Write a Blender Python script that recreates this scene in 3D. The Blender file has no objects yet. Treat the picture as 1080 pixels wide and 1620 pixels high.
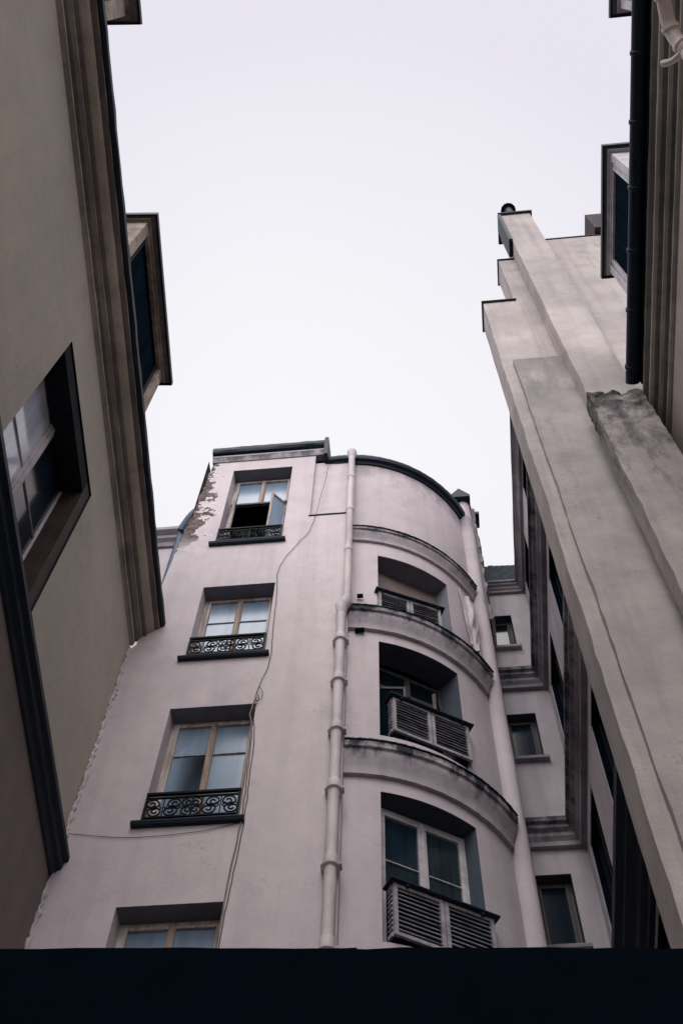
import bpy, bmesh, math, random
from mathutils import Vector, Matrix
from mathutils import noise as N
random.seed(7)
scene=bpy.context.scene
scene.view_settings.view_transform='Standard'
scene.view_settings.look='None'
scene.view_settings.exposure=0
GZ=-1.6
# ------------------------------------------------------------------ materials
def new_mat(name):
    m=bpy.data.materials.new(name); m.use_nodes=True
    nt=m.node_tree; nt.nodes.clear()
    out=nt.nodes.new('ShaderNodeOutputMaterial'); b=nt.nodes.new('ShaderNodeBsdfPrincipled')
    nt.links.new(b.outputs[0],out.inputs[0])
    return m,nt,b
def mixc(nt,fac,a,b,mode='MIX'):
    n=nt.nodes.new('ShaderNodeMix'); n.data_type='RGBA'; n.blend_type=mode
    for s,v in ((0,fac),(6,a),(7,b)):
        if hasattr(v,'is_linked') or hasattr(v,'links'): nt.links.new(v,n.inputs[s])
        elif s==0: n.inputs[0].default_value=v
        else: n.inputs[s].default_value=(v[0],v[1],v[2],1)
    return n.outputs[2]
def noise(nt,co,scale,detail=6,rough=.6,sc=None):
    if sc:
        mp=nt.nodes.new('ShaderNodeMapping'); mp.inputs['Scale'].default_value=sc
        nt.links.new(co,mp.inputs[0]); co=mp.outputs[0]
    n=nt.nodes.new('ShaderNodeTexNoise'); n.inputs['Scale'].default_value=scale
    n.inputs['Detail'].default_value=detail; n.inputs['Roughness'].default_value=rough
    nt.links.new(co,n.inputs['Vector']); return n.outputs[0]
def mrange(nt,v,a,b,c=0.0,d=1.0):
    n=nt.nodes.new('ShaderNodeMapRange'); n.inputs[1].default_value=a;n.inputs[2].default_value=b
    n.inputs[3].default_value=c;n.inputs[4].default_value=d; nt.links.new(v,n.inputs[0]); return n.outputs[0]
def math_(nt,op,a,b=None):
    n=nt.nodes.new('ShaderNodeMath'); n.operation=op
    for i,v in enumerate((a,b)):
        if v is None: continue
        if isinstance(v,(int,float)): n.inputs[i].default_value=v
        else: nt.links.new(v,n.inputs[i])
    return n.outputs[0]
def plaster(name,base,dark,streak=.35,blotch=.35,bump=.25,grime=None,grimec=(.05,.045,.05),patch=None,rough=.9):
    m,nt,b=new_mat(name)
    tc=nt.nodes.new('ShaderNodeTexCoord'); co=tc.outputs['Object']
    big=mrange(nt,noise(nt,co,.55,5,.6),.35,.7)
    med=mrange(nt,noise(nt,co,2.6,7,.65),.4,.75)
    st=mrange(nt,noise(nt,co,1.0,6,.6,(5,5,.28)),.46,.74)
    fine=noise(nt,co,38,4,.6)
    c=mixc(nt,math_(nt,'MULTIPLY',big,blotch),base,dark)
    c=mixc(nt,math_(nt,'MULTIPLY',st,streak),c,dark)
    c=mixc(nt,math_(nt,'MULTIPLY',med,blotch*.5),c,[x*.75 for x in dark])
    # patchy repairs / damp stains with soft edges
    ds=mrange(nt,noise(nt,co,1.15,9,.7,(1,1,.7)),.57,.66)
    c=mixc(nt,math_(nt,'MULTIPLY',ds,blotch*.55),c,[x*.8 for x in dark])
    sp=mrange(nt,noise(nt,co,9,8,.7),.64,.72)
    c=mixc(nt,math_(nt,'MULTIPLY',sp,.35),c,[x*.5 for x in dark])
    vo=nt.nodes.new('ShaderNodeTexVoronoi'); vo.feature='DISTANCE_TO_EDGE'; vo.inputs['Scale'].default_value=.8
    wv=nt.nodes.new('ShaderNodeVectorMath'); wv.operation='ADD'
    nn=nt.nodes.new('ShaderNodeTexNoise'); nn.inputs['Scale'].default_value=3.0; nn.inputs['Detail'].default_value=6
    nt.links.new(co,nn.inputs['Vector']); nt.links.new(co,wv.inputs[0]); nt.links.new(nn.outputs[1],wv.inputs[1]); nt.links.new(wv.outputs[0],vo.inputs['Vector'])
    cr=mrange(nt,vo.outputs['Distance'],.0,.006,1,0)
    cr=math_(nt,'MULTIPLY',cr,mrange(nt,noise(nt,co,.9,3,.5),.53,.60))
    c=mixc(nt,math_(nt,'MULTIPLY',cr,.4),c,[x*.4 for x in dark])
    c=mixc(nt,mrange(nt,fine,.3,.8,0,.14),c,[min(1,x*1.25) for x in base])
    sep=nt.nodes.new('ShaderNodeSeparateXYZ'); nt.links.new(co,sep.inputs[0])
    if grime:
        gn=noise(nt,co,2.2,8,.7,(2.2,2.2,.7))
        for (z0,z1,amt) in grime:
            g=mrange(nt,sep.outputs[2],z0,z1); top=mrange(nt,sep.outputs[2],z1,z1+.02,1,0)
            on=mrange(nt,g,0,.12)
            v=math_(nt,'ADD',gn,math_(nt,'MULTIPLY',g,.36))
            v=mrange(nt,v,.62,.84)
            v=math_(nt,'MULTIPLY',math_(nt,'MULTIPLY',v,on),top)
            c=mixc(nt,math_(nt,'MULTIPLY',v,amt),c,grimec)
    if patch:
        x0,x1,z0,z1,pc=patch
        a=mrange(nt,sep.outputs[0],x0,x1,.22,-.25); zz=mrange(nt,sep.outputs[2],z0,z1)
        pn=noise(nt,co,3.4,12,.72)
        gn=mrange(nt,math_(nt,'ADD',pn,a),.57,.59)
        gn2=mrange(nt,math_(nt,'ADD',pn,a),.54,.56)
        c=mixc(nt,math_(nt,'MULTIPLY',gn2,zz),c,[min(1,x*1.12) for x in base])
        c=mixc(nt,math_(nt,'MULTIPLY',gn,zz),c,mixc(nt,mrange(nt,noise(nt,co,14,5,.6),.4,.6),pc,[x*.4 for x in pc]))
    nt.links.new(c,b.inputs['Base Color']); b.inputs['Roughness'].default_value=rough
    b.inputs['Specular IOR Level'].default_value=.15
    bp=nt.nodes.new('ShaderNodeBump'); bp.inputs['Strength'].default_value=bump; bp.inputs['Distance'].default_value=.03
    h=math_(nt,'ADD',math_(nt,'MULTIPLY',noise(nt,co,1.7,6,.6),1.6),math_(nt,'MULTIPLY',noise(nt,co,22,5,.65),.5))
    nt.links.new(h,bp.inputs['Height']); nt.links.new(bp.outputs[0],b.inputs['Normal'])
    return m
def simple(name,col,col2=None,rough=.6,metal=0,scale=6,bump=.1,spec=.3,stretch=None):
    m,nt,b=new_mat(name)
    tc=nt.nodes.new('ShaderNodeTexCoord'); co=tc.outputs['Object']
    col2=col2 or [x*.6 for x in col]
    n=noise(nt,co,scale,7,.65,stretch)
    c=mixc(nt,mrange(nt,n,.4,.65),col,col2)
    nt.links.new(c,b.inputs['Base Color']); b.inputs['Roughness'].default_value=rough; b.inputs['Metallic'].default_value=metal
    b.inputs['Specular IOR Level'].default_value=spec
    bp=nt.nodes.new('ShaderNodeBump'); bp.inputs['Strength'].default_value=bump; bp.inputs['Distance'].default_value=.01
    nt.links.new(n,bp.inputs['Height']); nt.links.new(bp.outputs[0],b.inputs['Normal'])
    return m
def glass(name,col,col2,rough=.08,scale=1.2,spec=.6,bump=.12):
    m,nt,b=new_mat(name)
    tc=nt.nodes.new('ShaderNodeTexCoord'); co=tc.outputs['Object']
    n=noise(nt,co,scale,3,.5,(6,6,.4))
    n2=noise(nt,co,1.3,2,.5)
    c=mixc(nt,mrange(nt,n,.35,.7),col,col2)
    c=mixc(nt,mrange(nt,n2,.5,.75,0,.35),c,[x*.7 for x in col2])
    nt.links.new(c,b.inputs['Base Color']); b.inputs['Roughness'].default_value=rough
    b.inputs['Specular IOR Level'].default_value=spec
    bp=nt.nodes.new('ShaderNodeBump'); bp.inputs['Strength'].default_value=bump; bp.inputs['Distance'].default_value=.02
    nt.links.new(noise(nt,co,1.1,2,.5),bp.inputs['Height']); nt.links.new(bp.outputs[0],b.inputs['Normal'])
    return m
PM=plaster('plaster_rose_grey',(.675,.60,.61),(.45,.405,.43),streak=.5,blotch=.55,patch=(-3.45,-2.78,14.6,15.2,(.17,.135,.125)))
PB=plaster('plaster_rose_bay',(.65,.578,.59),(.43,.385,.415),streak=.45,blotch=.55,grime=[(16.9,17.7,.5)],grimec=(.2,.17,.19))
PREV=plaster('plaster_reveal_shade',(.225,.225,.26),(.12,.125,.155),streak=.5,blotch=.5)  # shade of the window soffits painted into the plaster colour
PREVD=plaster('plaster_reveal_deep_shade',(.095,.11,.14),(.04,.055,.075),streak=.5,blotch=.5)  # deeper recess shade painted in, for lower bay and rear openings
PL_=plaster('plaster_ledge_weathered',(.54,.485,.50),(.28,.255,.285),streak=.8,blotch=.6,grime=[(14.94,15.17,.95),(12.5,12.84,1),(9.68,10.01,1),(17.8,18.06,.8)],grimec=(.03,.035,.048))
PLW=plaster('plaster_beige_shaded',(.50,.455,.385),(.335,.31,.275),streak=.3,blotch=.5)
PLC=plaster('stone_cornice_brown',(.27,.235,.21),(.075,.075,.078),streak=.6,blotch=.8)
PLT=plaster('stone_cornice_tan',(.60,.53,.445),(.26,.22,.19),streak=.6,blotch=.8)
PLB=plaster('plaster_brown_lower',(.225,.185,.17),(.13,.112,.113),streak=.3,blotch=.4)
PP=plaster('plaster_party_wall',(.555,.50,.47),(.29,.262,.265),streak=.7,blotch=.75,bump=.4)
PPD=plaster('plaster_flue_stained',(.53,.475,.45),(.25,.225,.235),streak=.75,blotch=.85,bump=.6,grime=[(9.8,12.97,.85)],grimec=(.075,.068,.072))
PPG=plaster('plaster_grey_pilaster',(.50,.455,.435),(.26,.235,.245),streak=.8,blotch=.8,bump=.4,grime=[(12.4,15.62,.5)],grimec=(.14,.13,.135))
PF=plaster('plaster_rear_wing',(.53,.48,.495),(.31,.29,.32),streak=.6,blotch=.6)
PRC=plaster('cornice_rear_weathered',(.38,.35,.36),(.10,.10,.12),streak=.6,blotch=.8,grime=[(13.55,13.9,.9),(10.35,10.7,.9)],grimec=(.03,.035,.045))
PR1=plaster('plaster_near_beige',(.50,.43,.38),(.29,.255,.235),streak=.4,blotch=.5)
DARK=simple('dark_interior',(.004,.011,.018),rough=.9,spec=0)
ZINC=simple('dark_zinc',(.004,.013,.025),(.010,.020,.034),rough=.55,scale=5,spec=.25)
SLATE=simple('slate_roof',(.05,.06,.08),(.012,.017,.03),rough=.7,scale=9,spec=.15)
BLUEP=simple('blue_grey_pipe_paint',(.030,.055,.11),(.015,.03,.06),rough=.5)
COPE=simple('brown_coping_tile',(.06,.04,.04),(.025,.02,.025),rough=.8,scale=6)
IRON=simple('wrought_iron',(.003,.006,.010),rough=.6,spec=.1)
PIPE=simple('painted_cast_iron_pipe',(.62,.555,.56),(.40,.36,.38),rough=.6,scale=3,stretch=(1,1,.4))
CREAM=simple('cream_pipe_paint',(.78,.70,.64),(.55,.48,.45),rough=.5,scale=4)
WHITEF=simple('white_window_paint',(.60,.57,.58),(.40,.37,.385),rough=.55,scale=5)
WOODF=simple('worn_window_wood',(.53,.49,.475),(.26,.18,.135),rough=.7,scale=2.6,stretch=(4,4,.7))
BARE=simple('bare_brown_wood',(.40,.31,.25),(.20,.125,.09),rough=.8,scale=3,stretch=(6,6,.6))
DARKWOOD=simple('dark_window_wood',(.10,.088,.088),(.05,.043,.045),rough=.7,scale=3.2,stretch=(3,3,.6))
TANWOOD=simple('tan_dormer_wood',(.42,.35,.28),(.16,.125,.105),rough=.8,scale=3.5,bump=.4)
SHUT=simple('shutter_paint',(.38,.355,.375),(.20,.19,.22),rough=.7,scale=6)
GPALE=glass('pale_curtained_glass',(.25,.335,.44),(.19,.26,.35),rough=.25,spec=.4,bump=.04)
GDARK=glass('dark_glass',(.012,.027,.042),(.005,.012,.02),rough=.12,spec=.35)
GGREEN=glass('green_curtained_glass',(.030,.050,.058),(.009,.020,.028),rough=.12,spec=.35,scale=2.5)
GMATT=glass('dusty_dark_glass',(.007,.015,.024),(.004,.009,.014),rough=.9,spec=0)
GBRIGHT=glass('bright_glass',(.70,.74,.86),(.50,.54,.64))  # pale base colour paints in the bright reflection on a pane
BROWN=simple('blind_box_and_reveal_shade',(.018,.021,.027),(.008,.012,.017),rough=.8,scale=3,spec=.1)  # blind box tone; also paints shade into the left window reveal
BRSLAT=simple('brown_slats',(.065,.038,.032),(.028,.018,.018),rough=.7,scale=3)
BLIND=simple('beige_roller_blind',(.30,.245,.215),(.20,.16,.145),rough=.8,scale=3,stretch=(1,1,6))
BLACKW=simple('black_gate_paint',(.0010,.0042,.0078),(.0008,.0033,.0062),rough=.95,spec=.02,bump=.3)
CABLE=simple('black_cable',(.04,.04,.045),rough=.7)
TAN=simple('tan_cable',(.30,.24,.19),rough=.8)
CLOTH=simple('white_sheet',(.62,.57,.59),(.44,.40,.43),rough=.8,scale=4)
# ------------------------------------------------------------------ builder
class B:
    def __init__(s): s.v=[];s.f=[];s.m=[]
    def face(s,pts,mi=0):
        n=len(s.v); s.v+= [tuple(p) for p in pts]; s.f.append(tuple(range(n,n+len(pts)))); s.m.append(mi)
    def box(s,T,u0,u1,d0,d1,z0,z1,mi=0):
        P=[T(u,d,z) for z in (z0,z1) for d in (d0,d1) for u in (u0,u1)]
        for q in ((0,1,3,2),(4,6,7,5),(0,4,5,1),(2,3,7,6),(0,2,6,4),(1,5,7,3)): s.face([P[i] for i in q],mi)
    def extrude(s,T,prof,us,mi=0,jit=0):
        rows=[[T(u,d+(random.uniform(-jit,jit) if jit else 0),z+(random.uniform(-jit,jit) if jit else 0)) for d,z in prof] for u in us]
        k=len(prof)
        for a,b in zip(rows,rows[1:]):
            for i in range(k): s.face([a[i],a[(i+1)%k],b[(i+1)%k],b[i]],mi[i] if isinstance(mi,(list,tuple)) else mi)
        m0=mi[0] if isinstance(mi,(list,tuple)) else mi
        s.face(rows[0],m0); s.face(rows[-1][::-1],m0)
    def tube(s,pts,r,n=8,mi=0):
        pts=[Vector(p) for p in pts]; rings=[]; prev=None
        for i,p in enumerate(pts):
            t=(pts[min(i+1,len(pts)-1)]-pts[max(i-1,0)]).normalized()
            if prev is None:
                a=Vector((0,0,1)) if abs(t.z)<.9 else Vector((1,0,0))
                x=t.cross(a).normalized()
            else: x=(prev-t*prev.dot(t)).normalized()
            prev=x; y=t.cross(x); rr=r[i] if isinstance(r,(list,tuple)) else r
            rings.append([p+(x*math.cos(2*math.pi*k/n)+y*math.sin(2*math.pi*k/n))*rr for k in range(n)])
        for a,b in zip(rings,rings[1:]):
            for k in range(n): s.face([a[k],a[(k+1)%n],b[(k+1)%n],b[k]],mi)
        s.face(rings[0],mi); s.face(rings[-1][::-1],mi)
    def wall(s,T,us,zs,holes,rev=.25,room=1.1,m0=0,m1=1,skip=None,mr=None,mj=None):
        mr=m0 if mr is None else mr
        us=sorted(set(us)|{h[0] for h in holes}|{h[1] for h in holes}); zs=sorted(set(zs)|{h[2] for h in holes}|{h[3] for h in holes})
        for a,b in zip(us,us[1:]):
            for c,e in zip(zs,zs[1:]):
                mu=(a+b)/2;mz=(c+e)/2
                if any(h[0]<mu<h[1] and h[2]<mz<h[3] for h in holes): continue
                if skip and skip(mu,mz): continue
                s.face([T(a,0,c),T(b,0,c),T(b,0,e),T(a,0,e)],m0)
        for h in holes:
            hu=[u for u in us if h[0]<=u<=h[1]]
            for d0,d1,mi,mk in ((0,rev,mr,mr if mj is None else mj),(rev,room,m1,m1)):
                for a,b in zip(hu,hu[1:]):
                    for z in (h[2],h[3]): s.face([T(a,d0,z),T(b,d0,z),T(b,d1,z),T(a,d1,z)],mi)
                for u in (h[0],h[1]): s.face([T(u,d0,h[2]),T(u,d1,h[2]),T(u,d1,h[3]),T(u,d0,h[3])],mk)
            s.face([T(hu[0],room,h[2]),T(hu[-1],room,h[2]),T(hu[-1],room,h[3]),T(hu[0],room,h[3])],m1)
    def obj(s,name,mats,parent=None,bevel=0,label=None):
        me=bpy.data.meshes.new(name); me.from_pydata(s.v,[],s.f)
        for m in mats: me.materials.append(m)
        for p,mi in zip(me.polygons,s.m): p.material_index=mi
        bm=bmesh.new(); bm.from_mesh(me)
        bmesh.ops.remove_doubles(bm,verts=bm.verts,dist=.0004)
        bmesh.ops.recalc_face_normals(bm,faces=bm.faces)
        for f in bm.faces: f.smooth=True
        bm.to_mesh(me); bm.free(); me.set_sharp_from_angle(angle=math.radians(32))
        ob=bpy.data.objects.new(name,me); bpy.context.collection.objects.link(ob)
        if parent: ob.parent=parent
        if label: ob['label']=label
        if bevel:
            md=ob.modifiers.new('bevel','BEVEL'); md.width=bevel; md.segments=2; md.limit_method='ANGLE'; md.angle_limit=math.radians(50)
        return ob
def thing(name,label,cat,loc=(0,0,GZ)):
    e=bpy.data.objects.new(name,None); e.empty_display_size=.3; bpy.context.collection.objects.link(e)
    e['label']=label; e['category']=cat
    return e
def lin(a,b,n): return [a+(b-a)*i/n for i in range(n+1)]
# ------------------------------------------------------------------ frames (u along wall, d into wall, z up)
YM=7.68
def TM(u,d,z): return Vector((u,YM+d,z))
CX,CY,RB=-1.1,9.9,2.12
def TB(a,d,z): return Vector((CX+(RB-d)*math.sin(a),CY-(RB-d)*math.cos(a),z))
th=math.radians(4.56); cs,sn=math.cos(th),math.sin(th)
def TL(u,d,z): v=-d; return Vector((-3.117+v*cs-u*sn, v*sn+u*cs, z))
def TR1(u,d,z): return Vector((3.1+d,u,z))
def TR2(u,d,z): return Vector((1.75+d,u,z))
def TF(u,d,z): return Vector((u,9.7+d,z))
def TW(u,d,z): return Vector((u,d,z))
def chord(phi,dist):
    s,c=math.sin(phi),math.cos(phi); o=Vector((CX+dist*s,CY-dist*c,0))
    return lambda u,d,z: o+Vector((c*u-s*d, s*u+c*d, z))
# ------------------------------------------------------------------ windows
def window(T,u0,u1,z0,z1,d,parent,fm=WOODF,gm=GPALE,transoms=(),leaves=2,fr=.055,name='window',openlow=None,gms=None,angs=(62,35),gopen=None,st=.036,cm=None):
    b=B(); g=B(); w=fr
    b.box(T,u0,u0+w,d,d+.07,z0,z1); b.box(T,u1-w,u1,d,d+.07,z0,z1)
    b.box(T,u0+w,u1-w,d+.002,d+.068,z1-w,z1); b.box(T,u0+w,u1-w,d+.002,d+.068,z0,z0+w)
    iu0,iu1=u0+w,u1-w; lw=(iu1-iu0)/leaves
    for k in range(leaves):
        a,e=iu0+k*lw,iu0+(k+1)*lw; s=st
        zb=openlow if openlow else z0+w
        b.box(T,a+.003,a+s,d-.015,d+.04,zb,z1-w,1 if k==1 else 0); b.box(T,e-s,e-.003,d-.015,d+.04,zb,z1-w,1 if k==0 and leaves==2 else 0)
        b.box(T,a+s,e-s,d-.013,d+.038,z1-w-s,z1-w-.003); b.box(T,a+s,e-s,d-.013,d+.038,zb,zb+s+.02)
        for t in transoms:
            if t>zb: b.box(T,a+s,e-s,d+.002,d+.03,t-.007,t+.007)
        edges=[zb+s+.02]+[t for t in transoms if t>zb]+[z1-w-s]
        tp=lambda :random.uniform(-.004,.004)
        for c0,c1 in zip(edges,edges[1:]):
            o=[tp() for _ in range(4)]
            g.face([T(a+s-.01,d+.02+o[0],c0),T(e-s+.01,d+.02+o[1],c0),T(e-s+.01,d+.02+o[2],c1),T(a+s-.01,d+.02+o[3],c1)],k if gms else 0)
        if openlow:
            ang=math.radians(angs[k]); sg=1 if k==0 else -1; hu=a if k==0 else e
            # leaves hinged on the jambs and swung out over the railing
            def TH(s_,dd,z,hu=hu,sg=sg,ang=ang): return T(hu+sg*(s_*math.cos(ang)+dd*math.sin(ang)),d-s_*math.sin(ang)*.6+dd,z)
            L=lw-.02; zt=openlow-.03
            b.box(TH,0,.035,0,.035,z0+.1,zt); b.box(TH,L-.035,L,0,.035,z0+.1,zt)
            b.box(TH,.035,L-.035,.001,.034,zt-.045,zt-.001); b.box(TH,.035,L-.035,.001,.034,z0+.1,z0+.18)
            g.face([TH(.03,.017,z0+.15),TH(L-.03,.017,z0+.15),TH(L-.03,.017,zt-.04),TH(.03,.017,zt-.04)],1 if gopen else 0)
    if leaves==2:
        m=(iu0+iu1)/2; zb=openlow if openlow else z0+w
        b.box(T,m-.022,m+.022,d-.03,d-.0155,zb,z1-w-.004,1)
    ob=b.obj(name,[fm,cm or fm],parent,bevel=.004)
    g.obj('glass',gms or ([gm,gopen] if gopen else [gm]),ob)
    return ob
def spiral(T,cu,cz,R,turns,a0,sg,d,n=26,rend=.18):
    P=[]
    for i in range(n+1):
        t=i/n; r=R*(1-(1-rend)*t); a=a0+sg*turns*2*math.pi*t
        P.append(T(cu+r*math.cos(a),d,cz+r*math.sin(a)))
    return P
def railing(T,u0,u1,z0,z1,d,parent):
    b=B()
    b.box(T,u0,u1,d-.018,d+.018,z1-.03,z1); b.box(T,u0,u1,d-.012,d+.012,z0+.03,z0+.05)
    b.box(T,u0,u1,d-.011,d+.011,z1-.085,z1-.07)
    for u in (u0+.012,u1-.012): b.box(T,u-.012,u+.012,d-.013,d+.013,z0-.01,z1-.031)
    n=5; c=(u1-u0)/n; h=(z1-.085)-(z0+.05); zc=z0+.05+h/2
    for k in range(n):
        uc=u0+c*(k+.5); sg=1 if k%2==0 else -1
        if k==n//2:
            for s in (1,-1):
                b.tube(spiral(T,uc+s*c*.22,zc+h*.2,h*.24,1.4,math.pi/2,-s,d),.009,5)
                b.tube(spiral(T,uc+s*c*.22,zc-h*.2,h*.24,1.4,-math.pi/2,s,d),.009,5)
            b.tube([T(uc,d,z0+.04),T(uc,d,z1-.07)],.011,5)
            b.tube([T(uc+.03*math.cos(a/8*2*math.pi),d,zc+.05*math.sin(a/8*2*math.pi)) for a in range(9)],.009,5)
        else:
            A=spiral(T,uc-sg*c*.12,zc+h*.2,h*.29,1.5,math.radians(-20 if sg>0 else 200),sg,d)
            Bp=spiral(T,uc+sg*c*.12,zc-h*.2,h*.29,1.5,math.radians(160 if sg>0 else 20),sg,d)
            b.tube(A,.010,5); b.tube(Bp,.010,5)
            b.tube([A[0],T(uc,d,zc),Bp[0]],.010,5)
        if k: b.tube([T(u0+c*k,d,z0+.04),T(u0+c*k,d,z1-.07)],.007,5)
        for s in (-1,1):
            b.tube(spiral(T,uc+s*c*.33,zc,h*.13,1.1,math.pi/2,s,d,n=12),.007,5)
    b.obj('railing',[IRON],parent)
# ================================================================== MAIN BUILDING
main=thing('apartment_building','pale rose-grey plaster apartment building with rounded bay and iron window railings','building')
WIN=[(-2.95,-1.95,14.87,17.55),(-2.95,-1.95,11.83,13.62),(-2.97,-1.96,8.84,10.81),(-2.99,-1.98,5.85,7.75),(-2.99,-1.98,2.85,4.75)]
EDGE={}
def TMw(u,d,z):
    if u<-3.6 and z>12.2:
        k=round(z,3)
        if k not in EDGE: EDGE[k]=random.uniform(-.02,.03) if z>14.5 else 0
        u=-3.64+(z-12.3)/(18.07-12.3)*.31+EDGE[k]
    return Vector((u,YM+d,z))
w=B()
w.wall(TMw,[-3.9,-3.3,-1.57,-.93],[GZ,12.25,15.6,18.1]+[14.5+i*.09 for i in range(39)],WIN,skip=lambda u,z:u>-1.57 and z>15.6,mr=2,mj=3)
w.wall(lambda u,d,z:Vector((u,YM+.07+d,z)),[-1.57,-.9],[15.6,17.75],[])
w.face([TM(-1.57,0,15.6),TM(-1.57,.07,15.6),TM(-1.57,.07,18.1),TM(-1.57,0,18.1)]); w.face([TM(-1.57,0,15.6),TM(-.93,0,15.6),TM(-.93,.07,15.6),TM(-1.57,.07,15.6)])
w.face([TM(-.93,0,GZ),TM(-.93,.2,GZ),TM(-.93,.2,15.6),TM(-.93,0,15.6)])
w.face([TM(-3.45,.02,12.25),TM(-3.45,4,12.25),TM(-3.45,4,18.1),TM(-3.45,.02,18.1)])
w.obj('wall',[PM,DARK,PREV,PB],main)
b=B(); b.extrude(TM,[(.06,15.6),(-.012,15.6),(-.02,15.61),(-.015,15.625),(.06,15.63)],lin(-1.585,-.99,6),0,.002); b.obj('lead_flashing',[ZINC],main)
b=B()
zz=14.9; rows=[]
while zz<18.05:
    rows.append([(-3.64+(zz-12.3)/5.77*.31-.02+random.uniform(-.05,.03),YM+.14,zz),(-3.30+random.uniform(-.02,.02),YM+.04,zz)]); zz+=.06
for a,c in zip(rows,rows[1:]): b.face([a[0],a[1],c[1],c[0]])
b.obj('peeling_render',[PLC],main)
# bay
ph=math.radians(30.5); hw=math.asin(.56/RB)
BH=[(ph-hw,ph+hw,12.88,14.5),(ph-hw,ph+hw,10.3,12.22),(ph-hw,ph+hw,7.35,9.35),(ph-hw,ph+hw,4.4,6.4)]
aE=math.radians(66)
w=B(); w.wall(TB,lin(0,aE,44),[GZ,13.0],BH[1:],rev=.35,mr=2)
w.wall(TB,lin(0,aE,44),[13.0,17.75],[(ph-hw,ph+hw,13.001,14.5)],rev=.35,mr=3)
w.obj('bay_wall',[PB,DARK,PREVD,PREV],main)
def ledge(T,z0,z1,out,us,name,mat,parent,jit=0):
    h=z1-z0; b=B()
    prof=[(.02,z0),(-out*.35,z0),(-out*.35,z0+h*.15),(-out*.45,z0+h*.3),(-out*.7,z0+h*.5),(-out*.8,z0+h*.62),(-out*.8,z0+h*.72),(-out,z0+h*.76),(-out,z1-.02),(-out+.01,z1),(.02,z1+.03)]
    b.extrude(T,prof,us,0,jit); b.obj(name,[mat],parent)
us=lin(math.radians(4.5),math.radians(63),90)
for z0,z1,o in ((14.86,15.16,.12),(12.42,12.83,.15),(9.55,10.0,.15),(6.6,7.0,.15)):
    ledge(TB,z0,z1,o,us,'cornice',PL_,main,.003)
    b=B(); z=z1+.027; b.extrude(TB,[(.02,z),(-o+.01,z-.02),(-o-.015,z-.035),(-o-.015,z-.022),(-o+.01,z-.006),(.02,z+.012)],us,0,.004)
    b.obj('lead_flashing',[ZINC],main)
# roof edges
b=B()
b.extrude(TM,[(.3,18.12),(-.03,18.12),(-.03,18.15),(-.09,18.17),(-.12,18.22),(-.12,18.32),(-.06,18.40),(.3,18.43)],lin(-3.38,-1.37,16),0,.004)
b.extrude(TM,[(.5,18.4),(-.02,18.4),(1.2,19.0),(1.2,18.5)],[-3.3,-1.4],0)
b.box(TM,-1.42,-1.35,-.125,.3,17.72,18.42)
ub=lin(math.radians(-8),math.radians(64),60)
b.extrude(TB,[(.1,17.66),(-.03,17.66),(-.05,17.70),(-.10,17.72),(-.12,17.76),(-.12,17.82),(-.08,17.87),(.1,17.90)],ub,0,.003)
b.extrude(TB,[(.05,17.87),(.05,17.91),(1.9,18.3),(1.9,17.87)],ub,0)
b.obj('roof',[ZINC],main)
b=B(); b.extrude(TM,[(.1,17.92),(-.02,17.92),(-.04,17.97),(-.05,18.0),(-.05,18.115),(.1,18.115)],[-3.36,-1.4],0)
b.obj('cornice',[PL_],main)
b=B(); cc=Vector((.90,9.06,0))
b.tube([(cc.x,cc.y,z) for z in (GZ,4,8,12,16,18.3)],.12,20)
b.obj('corner_column',[PB],main)
# side pier with ragged broken render
b=B(); rows=[]
zz=14.6
while zz<18.5:
    j=random.uniform(-.035,.035)
    rows.append([(.9,9.12,zz),(1.08+j,9.12+random.uniform(-.02,.02),zz),(1.13+j*.5,9.9,zz),(.9,9.9,zz)]); zz+=.07
for a,c in zip(rows,rows[1:]):
    for k in range(4): b.face([a[k],a[(k+1)%4],c[(k+1)%4],c[k]])
b.face(rows[-1])
b.obj('pier',[PRC],main)
b=B(); b.extrude(lambda u,d,z:Vector((d,u,z)),[(.68,18.3),(1.04,18.3),(1.04,18.36),(.86,18.64),(.68,18.36)],[8.84,9.3])
b.box(TW,.95,1.2,9.302,9.6,18.5,18.58)
b.obj('gable_cap',[ZINC],main)
# windows + sills + railings
for i,(u0,u1,z0,z1) in enumerate(WIN[:4]):
    wd=window(TM,u0+.002,u1-.002,z0+.002,z1-.002,.22,main,fm=WOODF,gm=GPALE,transoms=(z1-.6,) if i else (),openlow=16.62 if i==0 else None,angs=(80,62),gopen=GPALE if i==0 else None,cm=BARE)
    s=B(); s.extrude(TM,[(.2,z0-.04),(-.06,z0-.045),(-.075,z0-.015),(-.07,z0+.004),(.2,z0+.02)],[u0-.08,u0+.3,u1-.3,u1+.06],0,.002); s.obj('sill',[ZINC],wd)
    if i==0:
        c=B(); c.box(TM,u0+.03,u1-.03,.17,.20,16.55,16.60); c.obj('transom_bar',[DARKWOOD],wd)
    if i<3: railing(TM,u0+.01,u1-.01,z0+.03,z0+.44,-.03,wd)
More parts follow.
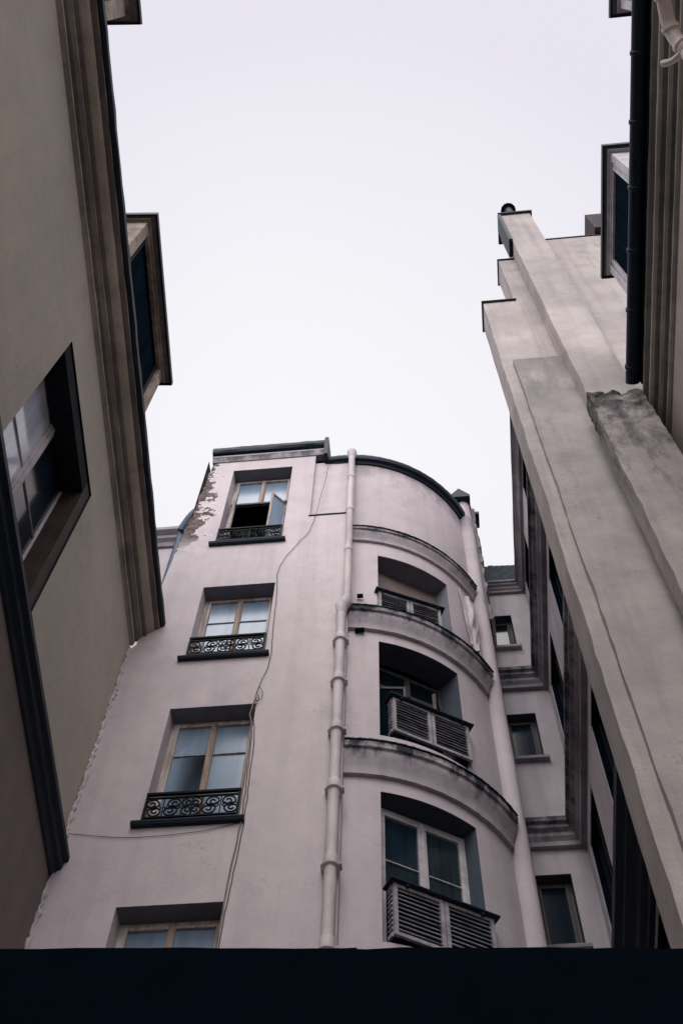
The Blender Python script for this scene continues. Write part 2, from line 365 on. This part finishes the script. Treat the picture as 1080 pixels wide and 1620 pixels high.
# bay windows with slatted guards
for i,(a0,a1,z0,z1) in enumerate(BH[:3]):
    T=chord(ph,RB*math.cos(hw)); zr=(13.42,11.0,8.02)[i]; hwid=(.45,.50,.53)[i]
    if i==0:
        wd=window(T,-.53,.53,z0+.13,z1-.01,.34,main,fm=DARKWOOD,gm=GMATT)
        c=B(); c.extrude(T,[(.24,13.98),(.245,14.49),(.25,14.49),(.245,13.98)],lin(-.52,.52,30),0,.003); c.box(T,-.52,.52,.23,.26,13.95,13.979); c.obj('roller_blind',[BLIND],wd)
    elif i==1: wd=window(T,-.53,.53,z0+.01,z1-.01,.33,main,fm=DARKWOOD,gm=GMATT,openlow=11.75,angs=(38,62),gopen=GMATT)
    else: wd=window(T,-.545,.545,z0+.01,z1-.01,.18,main,fm=WHITEF,gms=[GDARK,GGREEN],transoms=(z1-.75,),fr=.065,st=.048)
    G=B(); off=(.10,.07,.05)[i]
    Tg0=chord(ph-(math.radians(6) if i==0 else 0),RB*math.cos(hw)+.09)
    Tg=lambda u,d,z,Tg0=Tg0,off=off:Tg0(u+off,d,z)
    zb=zr-(.62 if i else .5)
    for sgm in ((-hwid,-.005),(.005,hwid)):
        a,e=sgm
        G.box(Tg,a,a+.04,0,.035,zb,zr); G.box(Tg,e-.04,e,0,.035,zb,zr)
        G.box(Tg,a+.04,e-.04,.001,.034,zr-.04,zr-.001); G.box(Tg,a+.04,e-.04,.001,.034,zb,zb+.04)
        z=zb+.075
        while z<zr-.05:
            G.extrude(Tg,[(.004,z),(.012,z+.014),(.020,z+.010),(.012,z-.004)],[a+.04,e-.04],0,.0015); z+=.052
    for s in (-1,1):
        G.box(Tg,s*hwid-.012,s*hwid+.012,.036,.12,zb,zb+.045); G.box(Tg,s*hwid-.012,s*hwid+.012,.036,.12,zr-.045,zr)
        z=zb+.085
        while z<zr-.06:
            G.box(Tg,s*hwid-.01,s*hwid+.01,.036,.11,z,z+.02); z+=.058
    go=G.obj('slatted_guard',[SHUT],wd)
    c=B(); c.box(Tg,-hwid+.03,hwid-.03,.05,.055,zb+.02,zr-.02); c.obj('guard_backing',[DARK],wd)
    c=B(); c.box(Tg,-hwid-.05,hwid+.05,-.05,.14,zr+.002,zr+.022)
    for u in (-.4,.4): c.box(Tg,u-.012,u+.012,-.04,-.001,zr-.03,zr+.001)
    c.obj('guard_rail',[ZINC],wd,bevel=.004)
# torn sheet bulging at the end of the top ledge
b=B(); n=34; rows=[]
for i in range(n+1):
    t2=i/n; z=14.7-1.35*t2; row=[]
    for j in range(25):
        t=j/24; a=math.radians(52+11*t*(1-.3*t2)+3*t2)
        fold=.022*math.sin(t*17+2.2*math.sin(t2*4))+.012*math.sin(t*31+t2*9)+.03*N.noise(Vector((t*3,t2*4,1)))
        bul=.03+.055*math.sin(math.pi*t)*math.sin(math.pi*min(1,t2+.1))+fold*math.sin(math.pi*t)
        row.append(TB(a,-bul,z-.10*math.sin(math.pi*t)+.04*N.noise(Vector((t*5,t2*3,7)))))
    rows.append(row)
for r0,r1 in zip(rows,rows[1:]):
    for j in range(24): b.face([r0[j],r0[j+1],r1[j+1],r1[j]])
b.obj('torn_sheet',[CLOTH],main)
# downpipe
b=B()
b.tube([(-.94,YM-.08,z) for z in (17.62,16,14,12.75)],.052,14)
b.tube([(-.94,YM-.08,17.75),(-.94,YM-.08,17.66),(-.94,YM-.08,17.55)],[.085,.08,.053],14)
b.tube([(-.94,YM-.08,12.95),(-.95,YM-.08,12.8),(-1.0,YM-.10,12.68),(-1.0,YM-.10,12.5)],[.056,.085,.09,.062],14)
b.tube([(-1.0,YM-.10,z) for z in (12.6,10,7,4,GZ)],.06,14)
for z,r in ((16.7,.064),(15.5,.064),(14.2,.064)): b.tube([(-.94,YM-.08,z),(-.94,YM-.08,z+.02),(-.94,YM-.08,z+.1),(-.94,YM-.08,z+.12)],[.053,r,r,.053],14)
for z in (11.85,10.98,10.05,9.08,8.0,7.0):
    b.tube([(-1.0,YM-.10,z-.02),(-1.0,YM-.10,z),(-1.0,YM-.10,z+.03),(-1.0,YM-.10,z+.04),(-1.0,YM-.10,z+.13),(-1.0,YM-.10,z+.15)],[.061,.086,.086,.072,.072,.061],14)
    b.box(TM,-1.10,-.90,-.09,.0,z+.06,z+.08)
b.obj('drainpipe',[PIPE],main)
# cables
P=[(-1.33,17.4),(-1.38,16.7),(-1.52,15.2),(-1.66,14.8),(-1.85,14.3),(-1.93,13.9),(-1.92,13.6),(-1.90,13.1),(-1.88,12.3),(-1.87,11.6),(-1.97,11.05),(-1.94,10.9),(-1.98,10.6),(-1.93,10.3),(-1.91,9.6),(-1.90,8.9),(-1.93,8.1),(-1.96,7.3),(-1.98,6)]
def smooth(P,k=6):
    o=[]
    for i in range(len(P)-1):
        p0=P[max(i-1,0)];p1=P[i];p2=P[i+1];p3=P[min(i+2,len(P)-1)]
        for j in range(k):
            t=j/k; o.append(tuple(.5*((2*p1[c])+(-p0[c]+p2[c])*t+(2*p0[c]-5*p1[c]+4*p2[c]-p3[c])*t*t+(-p0[c]+3*p1[c]-3*p2[c]+p3[c])*t**3) for c in range(len(p1))))
    o.append(P[-1]); return o
b=B(); b.tube([TM(x+random.uniform(-.006,.006),-.015-random.uniform(0,.008),z) for x,z in smooth(P)],.0042,5)
b.obj('cable',[CABLE],main)
b=B(); b.tube([TM(x,-.012,z) for x,z in smooth([(-3.72,8.78),(-3.2,8.68),(-2.8,8.66),(-2.3,8.70),(-1.9,8.80)])],.0035,5)
b.obj('cable',[CABLE],main)
b=B()
b.tube([TM(x-.03+random.uniform(-.006,.006),-.018,z) for x,z in smooth(P[11:])],.008,5)
b.obj('cable',[TAN],main)
b=B(); b.tube([TM(x,-.03,z) for x,z in smooth([(-1.95,11.1),(-1.90,11.0),(-1.9,10.88),(-1.95,10.82),(-1.98,10.92),(-1.955,11.0)])],.0035,5); b.obj('cable',[CABLE],main)
b=B(); b.box(TM,-.82,-.74,.05,.1,13.2,13.235); b.obj('vent_plate',[DARK],main)
b=B(); b.box(TM,-.84,-.72,.05,.11,12.35,12.385); b.obj('vent_plate',[DARK],main)
# ================================================================== LEFT BUILDING
left=thing('beige_building','shaded beige plaster building with heavy moulded cornice and roof dormers','building')
u1L=7.72
w=B(); LW=[(3.36,5.14,8.5,11.34)]
w.wall(TL,[-6,3.36,4.2,4.6,5.14,u1L],[8.2,12.5],LW,rev=.3,m0=0,m1=1,mr=3)
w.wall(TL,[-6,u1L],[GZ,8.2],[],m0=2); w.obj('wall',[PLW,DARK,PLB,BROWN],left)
b=B(); ul=lin(-6,u1L,70)
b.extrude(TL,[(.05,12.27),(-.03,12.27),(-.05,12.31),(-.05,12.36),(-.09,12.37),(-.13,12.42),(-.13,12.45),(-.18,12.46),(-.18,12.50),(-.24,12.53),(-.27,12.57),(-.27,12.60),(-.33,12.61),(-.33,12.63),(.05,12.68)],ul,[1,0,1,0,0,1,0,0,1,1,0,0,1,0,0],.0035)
b.obj('cornice',[PLC,PLT],left)
b=B(); b.extrude(TL,[(-.2,12.64),(-.355,12.635),(-.385,12.66),(-.39,12.74),(-.3,12.76),(-.2,12.76)],ul,0,.005)
b.extrude(TL,[(-.25,12.765),(.9,15.4),(4,15.9),(4,12.7),(0,12.7)],[-6,u1L],0); b.obj('roof',[ZINC],left)
b=B(); b.extrude(TL,[(.02,8.17),(-.03,8.19),(-.05,8.26),(-.09,8.28),(-.10,8.36),(-.14,8.38),(-.14,8.45),(.02,8.5)],ul,0,.002); b.obj('string_course',[ZINC],left)
wd=window(TL,3.37,5.13,8.52,11.32,.26,left,fm=WHITEF,transoms=(10.0,),fr=.09,gms=[GBRIGHT,GDARK],st=.06)
b=B(); b.box(TL,3.37,4.97,.02,.255,11.08,11.33); b.obj('blind_box',[BROWN],wd)
b=B()
for k in range(9): b.box(TL,4.98,5.13,.02+k*.026,.034+k*.026,8.52,11.33)
b.obj('shutter',[BRSLAT],wd)
b=B(); b.extrude(TL,[(.3,8.5),(-.06,8.47),(-.06,8.52),(.3,8.56)],[3.3,5.2]); b.obj('sill',[ZINC],wd)
def dormer(T,u0,u1,zt,parent,out=.33,fo=.16,m=PLW,wf=DARKWOOD,jw=.2,wd_=.02,lv=1):
    b=B(); f0=-fo
    b.box(T,u0+.10,u0+.10+jw,f0,.8,12.9,zt-.12); b.box(T,u1-.10-jw,u1-.10,f0,.8,12.9,zt-.12)
    b.box(T,u0+.10,u1-.10,f0-.004,.8,zt-.12,zt-.08)
    b.box(T,u0+.05,u1-.05,f0-.04,.8,zt-.082,zt-.045)
    b.box(T,u0+.10+jw,u1-.10-jw,f0+.45,f0+.48,12.9,zt-.12,1)
    o=b.obj('dormer',[m,DARK],parent,bevel=.006)
    f=B()
    f.box(T,u0+.03,u1-.03,-out+.03,1.6,zt-.045,zt-.01,1)
    f.box(T,u0,u1,-out,1.6,zt-.01,zt+.05)
    f.box(T,u0,u1,-out,-out+.025,zt-.06,zt-.011); f.box(T,u0,u0+.025,-out+.026,1.6,zt-.06,zt-.011); f.box(T,u1-.025,u1,-out+.026,1.6,zt-.06,zt-.011)
    f.obj('dormer_roof',[ZINC,PLC],o)
    window(T,u0+.105+jw,u1-.105-jw,13.0,zt-.125,f0+wd_,o,fm=wf,gm=GMATT,name='dormer_window',fr=.05,leaves=lv)
dormer(TL,2.8,5.16,15.0,left,fo=.20,jw=.16,m=TANWOOD,wf=IRON,wd_=.05)
dormer(TL,-1.9,.53,15.0,left,m=TANWOOD)
b=B(); P2=[];R=[]
for i in range(300):
    z=12.2-i*.045
    if z<GZ: break
    q=TL(7.63,0,z); P2.append((q.x+.01+random.uniform(-.012,.018),YM-.01,z)); R.append(random.choice((.012,.016,.02,.036)))
b.tube(P2,R,7); b.obj('mortar_seam',[PM],left)
# ================================================================== NEAR RIGHT BUILDING
right=thing('gabled_building','near beige building with dark zinc gutter, moulded eaves and roof dormers','building')
w=B(); RW=[(3.1,4.2,9.8,12.1)]
w.wall(TR1,[-6,5.6],[GZ,12.7],RW,rev=.25); w.obj('wall',[PR1,DARK],right)
window(TR1,3.105,4.195,9.81,12.09,.18,right,fm=WHITEF,gm=GDARK,transoms=(11.3,))
ur=lin(-6,5.45,60)
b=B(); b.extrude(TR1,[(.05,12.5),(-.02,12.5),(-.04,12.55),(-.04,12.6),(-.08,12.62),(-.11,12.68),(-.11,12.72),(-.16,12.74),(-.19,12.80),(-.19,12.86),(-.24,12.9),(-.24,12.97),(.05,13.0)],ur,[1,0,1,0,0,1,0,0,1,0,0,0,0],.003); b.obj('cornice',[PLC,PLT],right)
b=B(); b.tube([(2.768,y,13.12) for y in lin(-6,4.98,12)],.084,16)
for y in lin(-1.6,4.75,9): b.tube([(2.768,y,13.12),(2.768,y+.015,13.12),(2.768,y+.045,13.12),(2.768,y+.06,13.12)],[.085,.097,.097,.085],16)
b.box(TR1,-6,4.97,-.25,.1,13.0,13.16)
b.obj('gutter',[ZINC],right)
b=B(); b.extrude(TR1,[(-.15,13.17),(.9,15.6),(4,16.1),(4,13.0),(0,13.0)],[-6,5.4]); b.obj('roof',[SLATE],right)
dormer(TR1,2.53,4.27,15.3,right,out=.32,fo=.22,m=WHITEF,jw=.10,wf=WHITEF,lv=1)
dormer(TR1,-1.3,1.03,15.3,right,out=.24,fo=.12,m=WHITEF,jw=.10,wf=WHITEF)
b=B()
pp=smooth([(2.74,.2,12.3),(2.80,.7,12.2),(2.86,.98,12.1),(2.93,1.12,11.9),(2.97,1.2,11.5),(2.98,1.2,9),(2.98,1.2,4),(2.98,1.2,GZ)])
b.tube(pp,.07,14)
for i in (5,11,17,23): b.tube([pp[i],pp[i+1]],.088,14)
b.tube(smooth([(2.93,1.15,11.85),(2.84,1.24,11.9),(2.76,1.27,12.0)],4),.035,8)
b.obj('drainpipe',[CREAM],right)
# ================================================================== PARTY WALL WITH FLUES
pw=thing('party_wall','tall stepped plaster party wall with weather-stained chimney flues','wall')
b=B()
def prism(x0,x1,y0,y1,z0,z1,mi=0,j=.012,n=None):
    n=n or max(2,int((z1-z0)/.22)); zs=lin(z0,z1,n); rows=[]
    for z in zs:
        rows.append([(x0+random.uniform(-j,j)+j*2*N.noise(Vector((z*.8,x0,y0))),y0+random.uniform(-j,j)*.4,z),(x1,y0+random.uniform(-j,j)*.4,z),(x1,y1,z),(x0+random.uniform(-j,j)*.3,y1,z)])
    for a,c in zip(rows,rows[1:]):
        for k in range(4): b.face([a[k],a[(k+1)%4],c[(k+1)%4],c[k]],mi)
    b.face(rows[0],mi); b.face(rows[-1][::-1],mi)
prism(1.45,2.05,5.5,5.95,GZ,18.75,j=.008)
prism(1.98,2.5,5.52,5.93,GZ,21.55,j=.008)
prism(2.45,6.5,5.6,5.9,GZ,23.2,j=.0,n=4)
prism(1.60,2.36,5.43,5.55,GZ,15.6,1,j=.008)
b.obj('wall',[PP,PPG],pw)
b=B()
prism(2.28,2.88,5.2,5.7,GZ,24.0,0,.007)
prism(2.19,2.84,5.0,5.25,GZ,11.2,1,.012)
def rough_block(x0,x1,y0,y1,z0,z1,mi,amp):
    nz=70; nx=30; ny=10; pts=[]
    path=[(x0,y1-(y1-y0)*k/ny) for k in range(ny)]+[(x0+(x1-x0)*k/nx,y0) for k in range(nx+1)]
    for i in range(nz+1):
        z=z0+(z1-z0)*i/nz; t=(i/nz); row=[]
        for (x,y) in path:
            e=amp*t*abs(N.noise(Vector((x*4,y*4,z*3))))*1.5+amp*.5*t*N.noise(Vector((x*12,y*12,z*12)))
            if N.noise(Vector((x*5+3,y*5,z*5)))>.15: e+=amp*.7*t
            row.append((x+max(0,e)*(1 if x<x0+.05 else 0),y+max(0,e)*.8,z+(.02*N.noise(Vector((x*9,1,3))) if i==nz else 0)))
        pts.append(row)
    for a,c in zip(pts,pts[1:]):
        for k in range(len(path)-1): b.face([a[k],a[k+1],c[k+1],c[k]],mi)
    b.face(pts[-1],mi)
rough_block(2.19,2.84,5.0,5.25,11.2,12.97,1,.045)
b.obj('flue',[PP,PPD],pw)
b=B()
def cap(x0,x1,y0,y1,z,t=.07): b.box(TW,x0,x1,y0,y1,z,z+t)
cap(1.42,2.0,5.46,6.0,18.755,.03); cap(1.96,2.3,5.49,6.0,21.56,.03); cap(2.23,2.93,5.15,5.8,24.0,.08); cap(2.9,6.5,5.58,5.95,23.21,.04)
cap(4.1,4.6,5.45,6,23.3,1.2)
b.obj('coping',[COPE],pw)
b=B()
b.tube([(2.5,5.22,z) for z in (24.08,24.3,24.5)],[.08,.08,.09],12); b.tube([(2.5,5.22,24.52),(2.5,5.22,24.6),(2.5,5.22,24.78)],[.16,.15,.03],12)
b.obj('chimney_cowl',[ZINC],pw)
b=B(); b.box(TW,2.21,2.275,5.15,5.5,21.7,23.9); b.obj('flashing_strip',[ZINC],pw)
# ================================================================== REAR WING
rear=thing('rear_wing','narrow rear wing with small dark windows, deep cornices and slate roof','building')
w=B()
FW=[(1.02,1.44,14.65,15.6),(1.06,1.49,12.0,13.0),(1.07,1.50,8.85,9.93),(1.08,1.50,5.7,6.9)]
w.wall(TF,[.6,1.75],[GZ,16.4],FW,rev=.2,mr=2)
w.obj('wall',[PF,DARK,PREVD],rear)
w=B()
RW=[]
for z1,h in ((13.3,1.9),(10.1,1.9),(6.95,1.9),(16.2,1.6)): RW+= [(6.6,7.75,z1-h,z1),(8.55,9.45,z1-h,z1)]
w.wall(TR2,[5.9,9.7],[GZ,16.6],RW,rev=.012)
w.obj('side_wall',[PF,DARK],rear)
for (a,e,c,z) in FW[:3]:
    wd=window(TF,a+.003,e-.003,c+.003,z-.003,.14,rear,fm=DARKWOOD,gm=GDARK,leaves=1,fr=.04)
    s=B(); s.box(TF,a-.06,e+.06,-.08,.1,c-.06,c-.003); s.obj('sill',[PRC],wd,bevel=.006)
for (a,e,c,z) in RW[:6]:
    window(TR2,a+.003,e-.003,c+.003,z-.003,.09,rear,fm=IRON,gm=GMATT,leaves=2,fr=.05)
def lcorn(z,out,h,mat,name='cornice'):
    b=B(); pr=[(0,-h),(.35,-h),(.35,-h*.8),(.55,-h*.66),(.55,-h*.5),(.8,-h*.4),(.8,-h*.25),(1,-h*.2),(1,0)]
    rows=[]
    ends=[(0,None)]+[(1,None)]+[(2,9.5-i*.35) for i in range(11)]
    for kind,yy in ends:
        r=[]
        for o,dz in pr:
            o=o*out
            if kind==0: r.append((.9,9.7-o,z+dz))
            elif kind==1: r.append((1.75-o,9.7-o,z+dz))
            else: r.append((1.75-o+random.uniform(-.004,.004),max(yy,5.95),z+dz))
        if kind==0: r.append((.9,9.72,z+.03))
        elif kind==1: r.append((1.77,9.72,z+.03))
        else: r.append((1.77,max(yy,5.95),z+.03))
        rows.append(r)
    k=len(rows[0])
    for a,c in zip(rows,rows[1:]):
        for i in range(k-1): b.face([a[i],a[i+1],c[i+1],c[i]])
    b.obj(name,[mat],rear)
lcorn(13.87,.2,.34,PRC); lcorn(10.68,.2,.36,PRC); lcorn(16.5,.14,.25,PRC)
b=B(); b.extrude(TR2,[(.05,7.0),(-.05,7.0),(-.05,7.1),(-.10,7.12),(-.12,7.2),(-.2,7.25),(-.2,7.35),(-.26,7.38),(-.26,7.5),(.05,7.55)],[5.95,9.68]); b.obj('string_course',[ZINC],rear)  # dark colour stands in for the shadow under this moulding
b=B()
for k in range(12):
    z=16.53+k*.09; y=9.60+k*.028
    x=.7+(k%2)*.05
    while x<1.9:
        j=random.uniform(0,.02)
        b.box(TW,x,x+.094,y+j,y+.035,z,z+.105+random.uniform(-.015,.012)); x+=.1
b.obj('roof',[SLATE],rear)
# ================================================================== BACK BUILDING
back=thing('distant_building','pale building with weathered cornice and drainpipe behind the courtyard','building')
TG=lambda u,d,z: Vector((u,9.6+d,z))
w=B(); w.wall(TG,[-8,-3.3],[GZ,18.7],[]); w.obj('wall',[PF],back)
b=B(); b.extrude(TG,[(.1,18.6),(-.05,18.6),(-.08,18.7),(-.15,18.75),(-.15,18.85),(-.25,18.9),(-.25,19.0),(.1,19.05)],[-8,-3.3]); b.obj('cornice',[PRC],back)
b=B(); b.tube(smooth([(-4.06,9.22,19.28),(-4.16,9.25,19.1),(-4.28,9.33,18.75),(-4.3,9.42,18.3),(-4.3,9.45,10)],5),.085,12); b.obj('drainpipe',[BLUEP],back)
# ================================================================== COURTYARD GATE WALL
gate=thing('courtyard_wall','low near-black painted wall closing the courtyard passage','wall')
b=B()
xs=lin(-3.25,3.09,90); top=[1.6+random.uniform(-.003,.003) for _ in xs]
yl=lambda x:1.736+.0705*x
for i in range(90):
    a,e=xs[i],xs[i+1]
    b.face([(a,yl(a),GZ),(e,yl(e),GZ),(e,yl(e),top[i+1]),(a,yl(a),top[i])])
    b.face([(a,yl(a),top[i]),(e,yl(e),top[i+1]),(e,yl(e)+.2,top[i+1]),(a,yl(a)+.2,top[i])])
    b.face([(a,yl(a)+.2,GZ),(e,yl(e)+.2,GZ),(e,yl(e)+.2,top[i+1]),(a,yl(a)+.2,top[i])])
b.obj('panel',[BLACKW],gate)
b=B(); b.box(TW,-.22,-.17,1.73,1.77,1.6,1.607); b.obj('hinge_block',[BLACKW],gate)
# ================================================================== GROUND
GM=plaster('courtyard_paving',(.13,.12,.125),(.07,.065,.075))
b=B(); b.face([(-300,-300,GZ),(300,-300,GZ),(300,300,GZ),(-300,300,GZ)]); g=b.obj('ground',[GM]); g['kind']='structure'; g['label']='grey courtyard paving'
# ================================================================== WORLD / LIGHT
wd=bpy.data.worlds.new('World'); scene.world=wd; wd.use_nodes=True; nt=wd.node_tree; nt.nodes.clear()
out=nt.nodes.new('ShaderNodeOutputWorld'); bg=nt.nodes.new('ShaderNodeBackground'); bg2=nt.nodes.new('ShaderNodeBackground'); add=nt.nodes.new('ShaderNodeAddShader')
sky=nt.nodes.new('ShaderNodeTexSky'); sky.sky_type='NISHITA'; sky.sun_disc=False; sky.sun_elevation=math.radians(50); sky.sun_rotation=math.radians(190)
nt.links.new(sky.outputs[0],bg.inputs[0]); bg.inputs[1].default_value=.004
tc=nt.nodes.new('ShaderNodeTexCoord')
def dotn(v):
    dt=nt.nodes.new('ShaderNodeVectorMath'); dt.operation='DOT_PRODUCT'; dt.inputs[1].default_value=Vector(v).normalized()
    nt.links.new(tc.outputs['Generated'],dt.inputs[0]); return dt.outputs['Value']
f=mrange(nt,dotn((-.06,.40,.90)),.93,1.0)
nz=noise(nt,tc.outputs['Generated'],2.2,3,.5)
f2=math_(nt,'ADD',f,mrange(nt,nz,.3,.7,-.10,.10))
c=mixc(nt,f2,(.80,.775,.86),(.935,.925,.955))
s=mrange(nt,dotn((-.1,-.9,.45)),.5,1.0)
c=mixc(nt,s,c,(2.75,2.65,2.7))
nt.links.new(c,bg2.inputs[0]); bg2.inputs[1].default_value=1.0
nt.links.new(bg.outputs[0],add.inputs[0]); nt.links.new(bg2.outputs[0],add.inputs[1]); nt.links.new(add.outputs[0],out.inputs[0])
sl=bpy.data.lights.new('overcast_sun','SUN'); sl.energy=.85; sl.angle=math.radians(30); sl.color=(1,.965,.93)
so=bpy.data.objects.new('overcast_sun',sl); bpy.context.collection.objects.link(so)
so.rotation_euler=Vector((-.1,-.75,1.0)).to_track_quat('Z','Y').to_euler()
# ================================================================== CAMERA
p=math.radians(63.661); r=math.radians(2.895); a=math.radians(8)
F=Vector((0,math.cos(p),math.sin(p)));U0=Vector((0,-math.sin(p),math.cos(p)));R0=Vector((1,0,0))
Rc=math.cos(r)*R0+math.sin(r)*U0; Uc=-math.sin(r)*R0+math.cos(r)*U0
rot=Matrix.Rotation(a,3,'Z'); Rc,Uc,F=rot@Rc,rot@Uc,rot@F
M=Matrix(((Rc.x,Uc.x,-F.x),(Rc.y,Uc.y,-F.y),(Rc.z,Uc.z,-F.z))).to_4x4()
cam=bpy.data.cameras.new('camera'); cam.sensor_fit='VERTICAL'; cam.sensor_height=36; cam.lens=40; cam.clip_start=.05; cam.clip_end=1000
co=bpy.data.objects.new('camera',cam); co.matrix_world=M; bpy.context.collection.objects.link(co); scene.camera=co
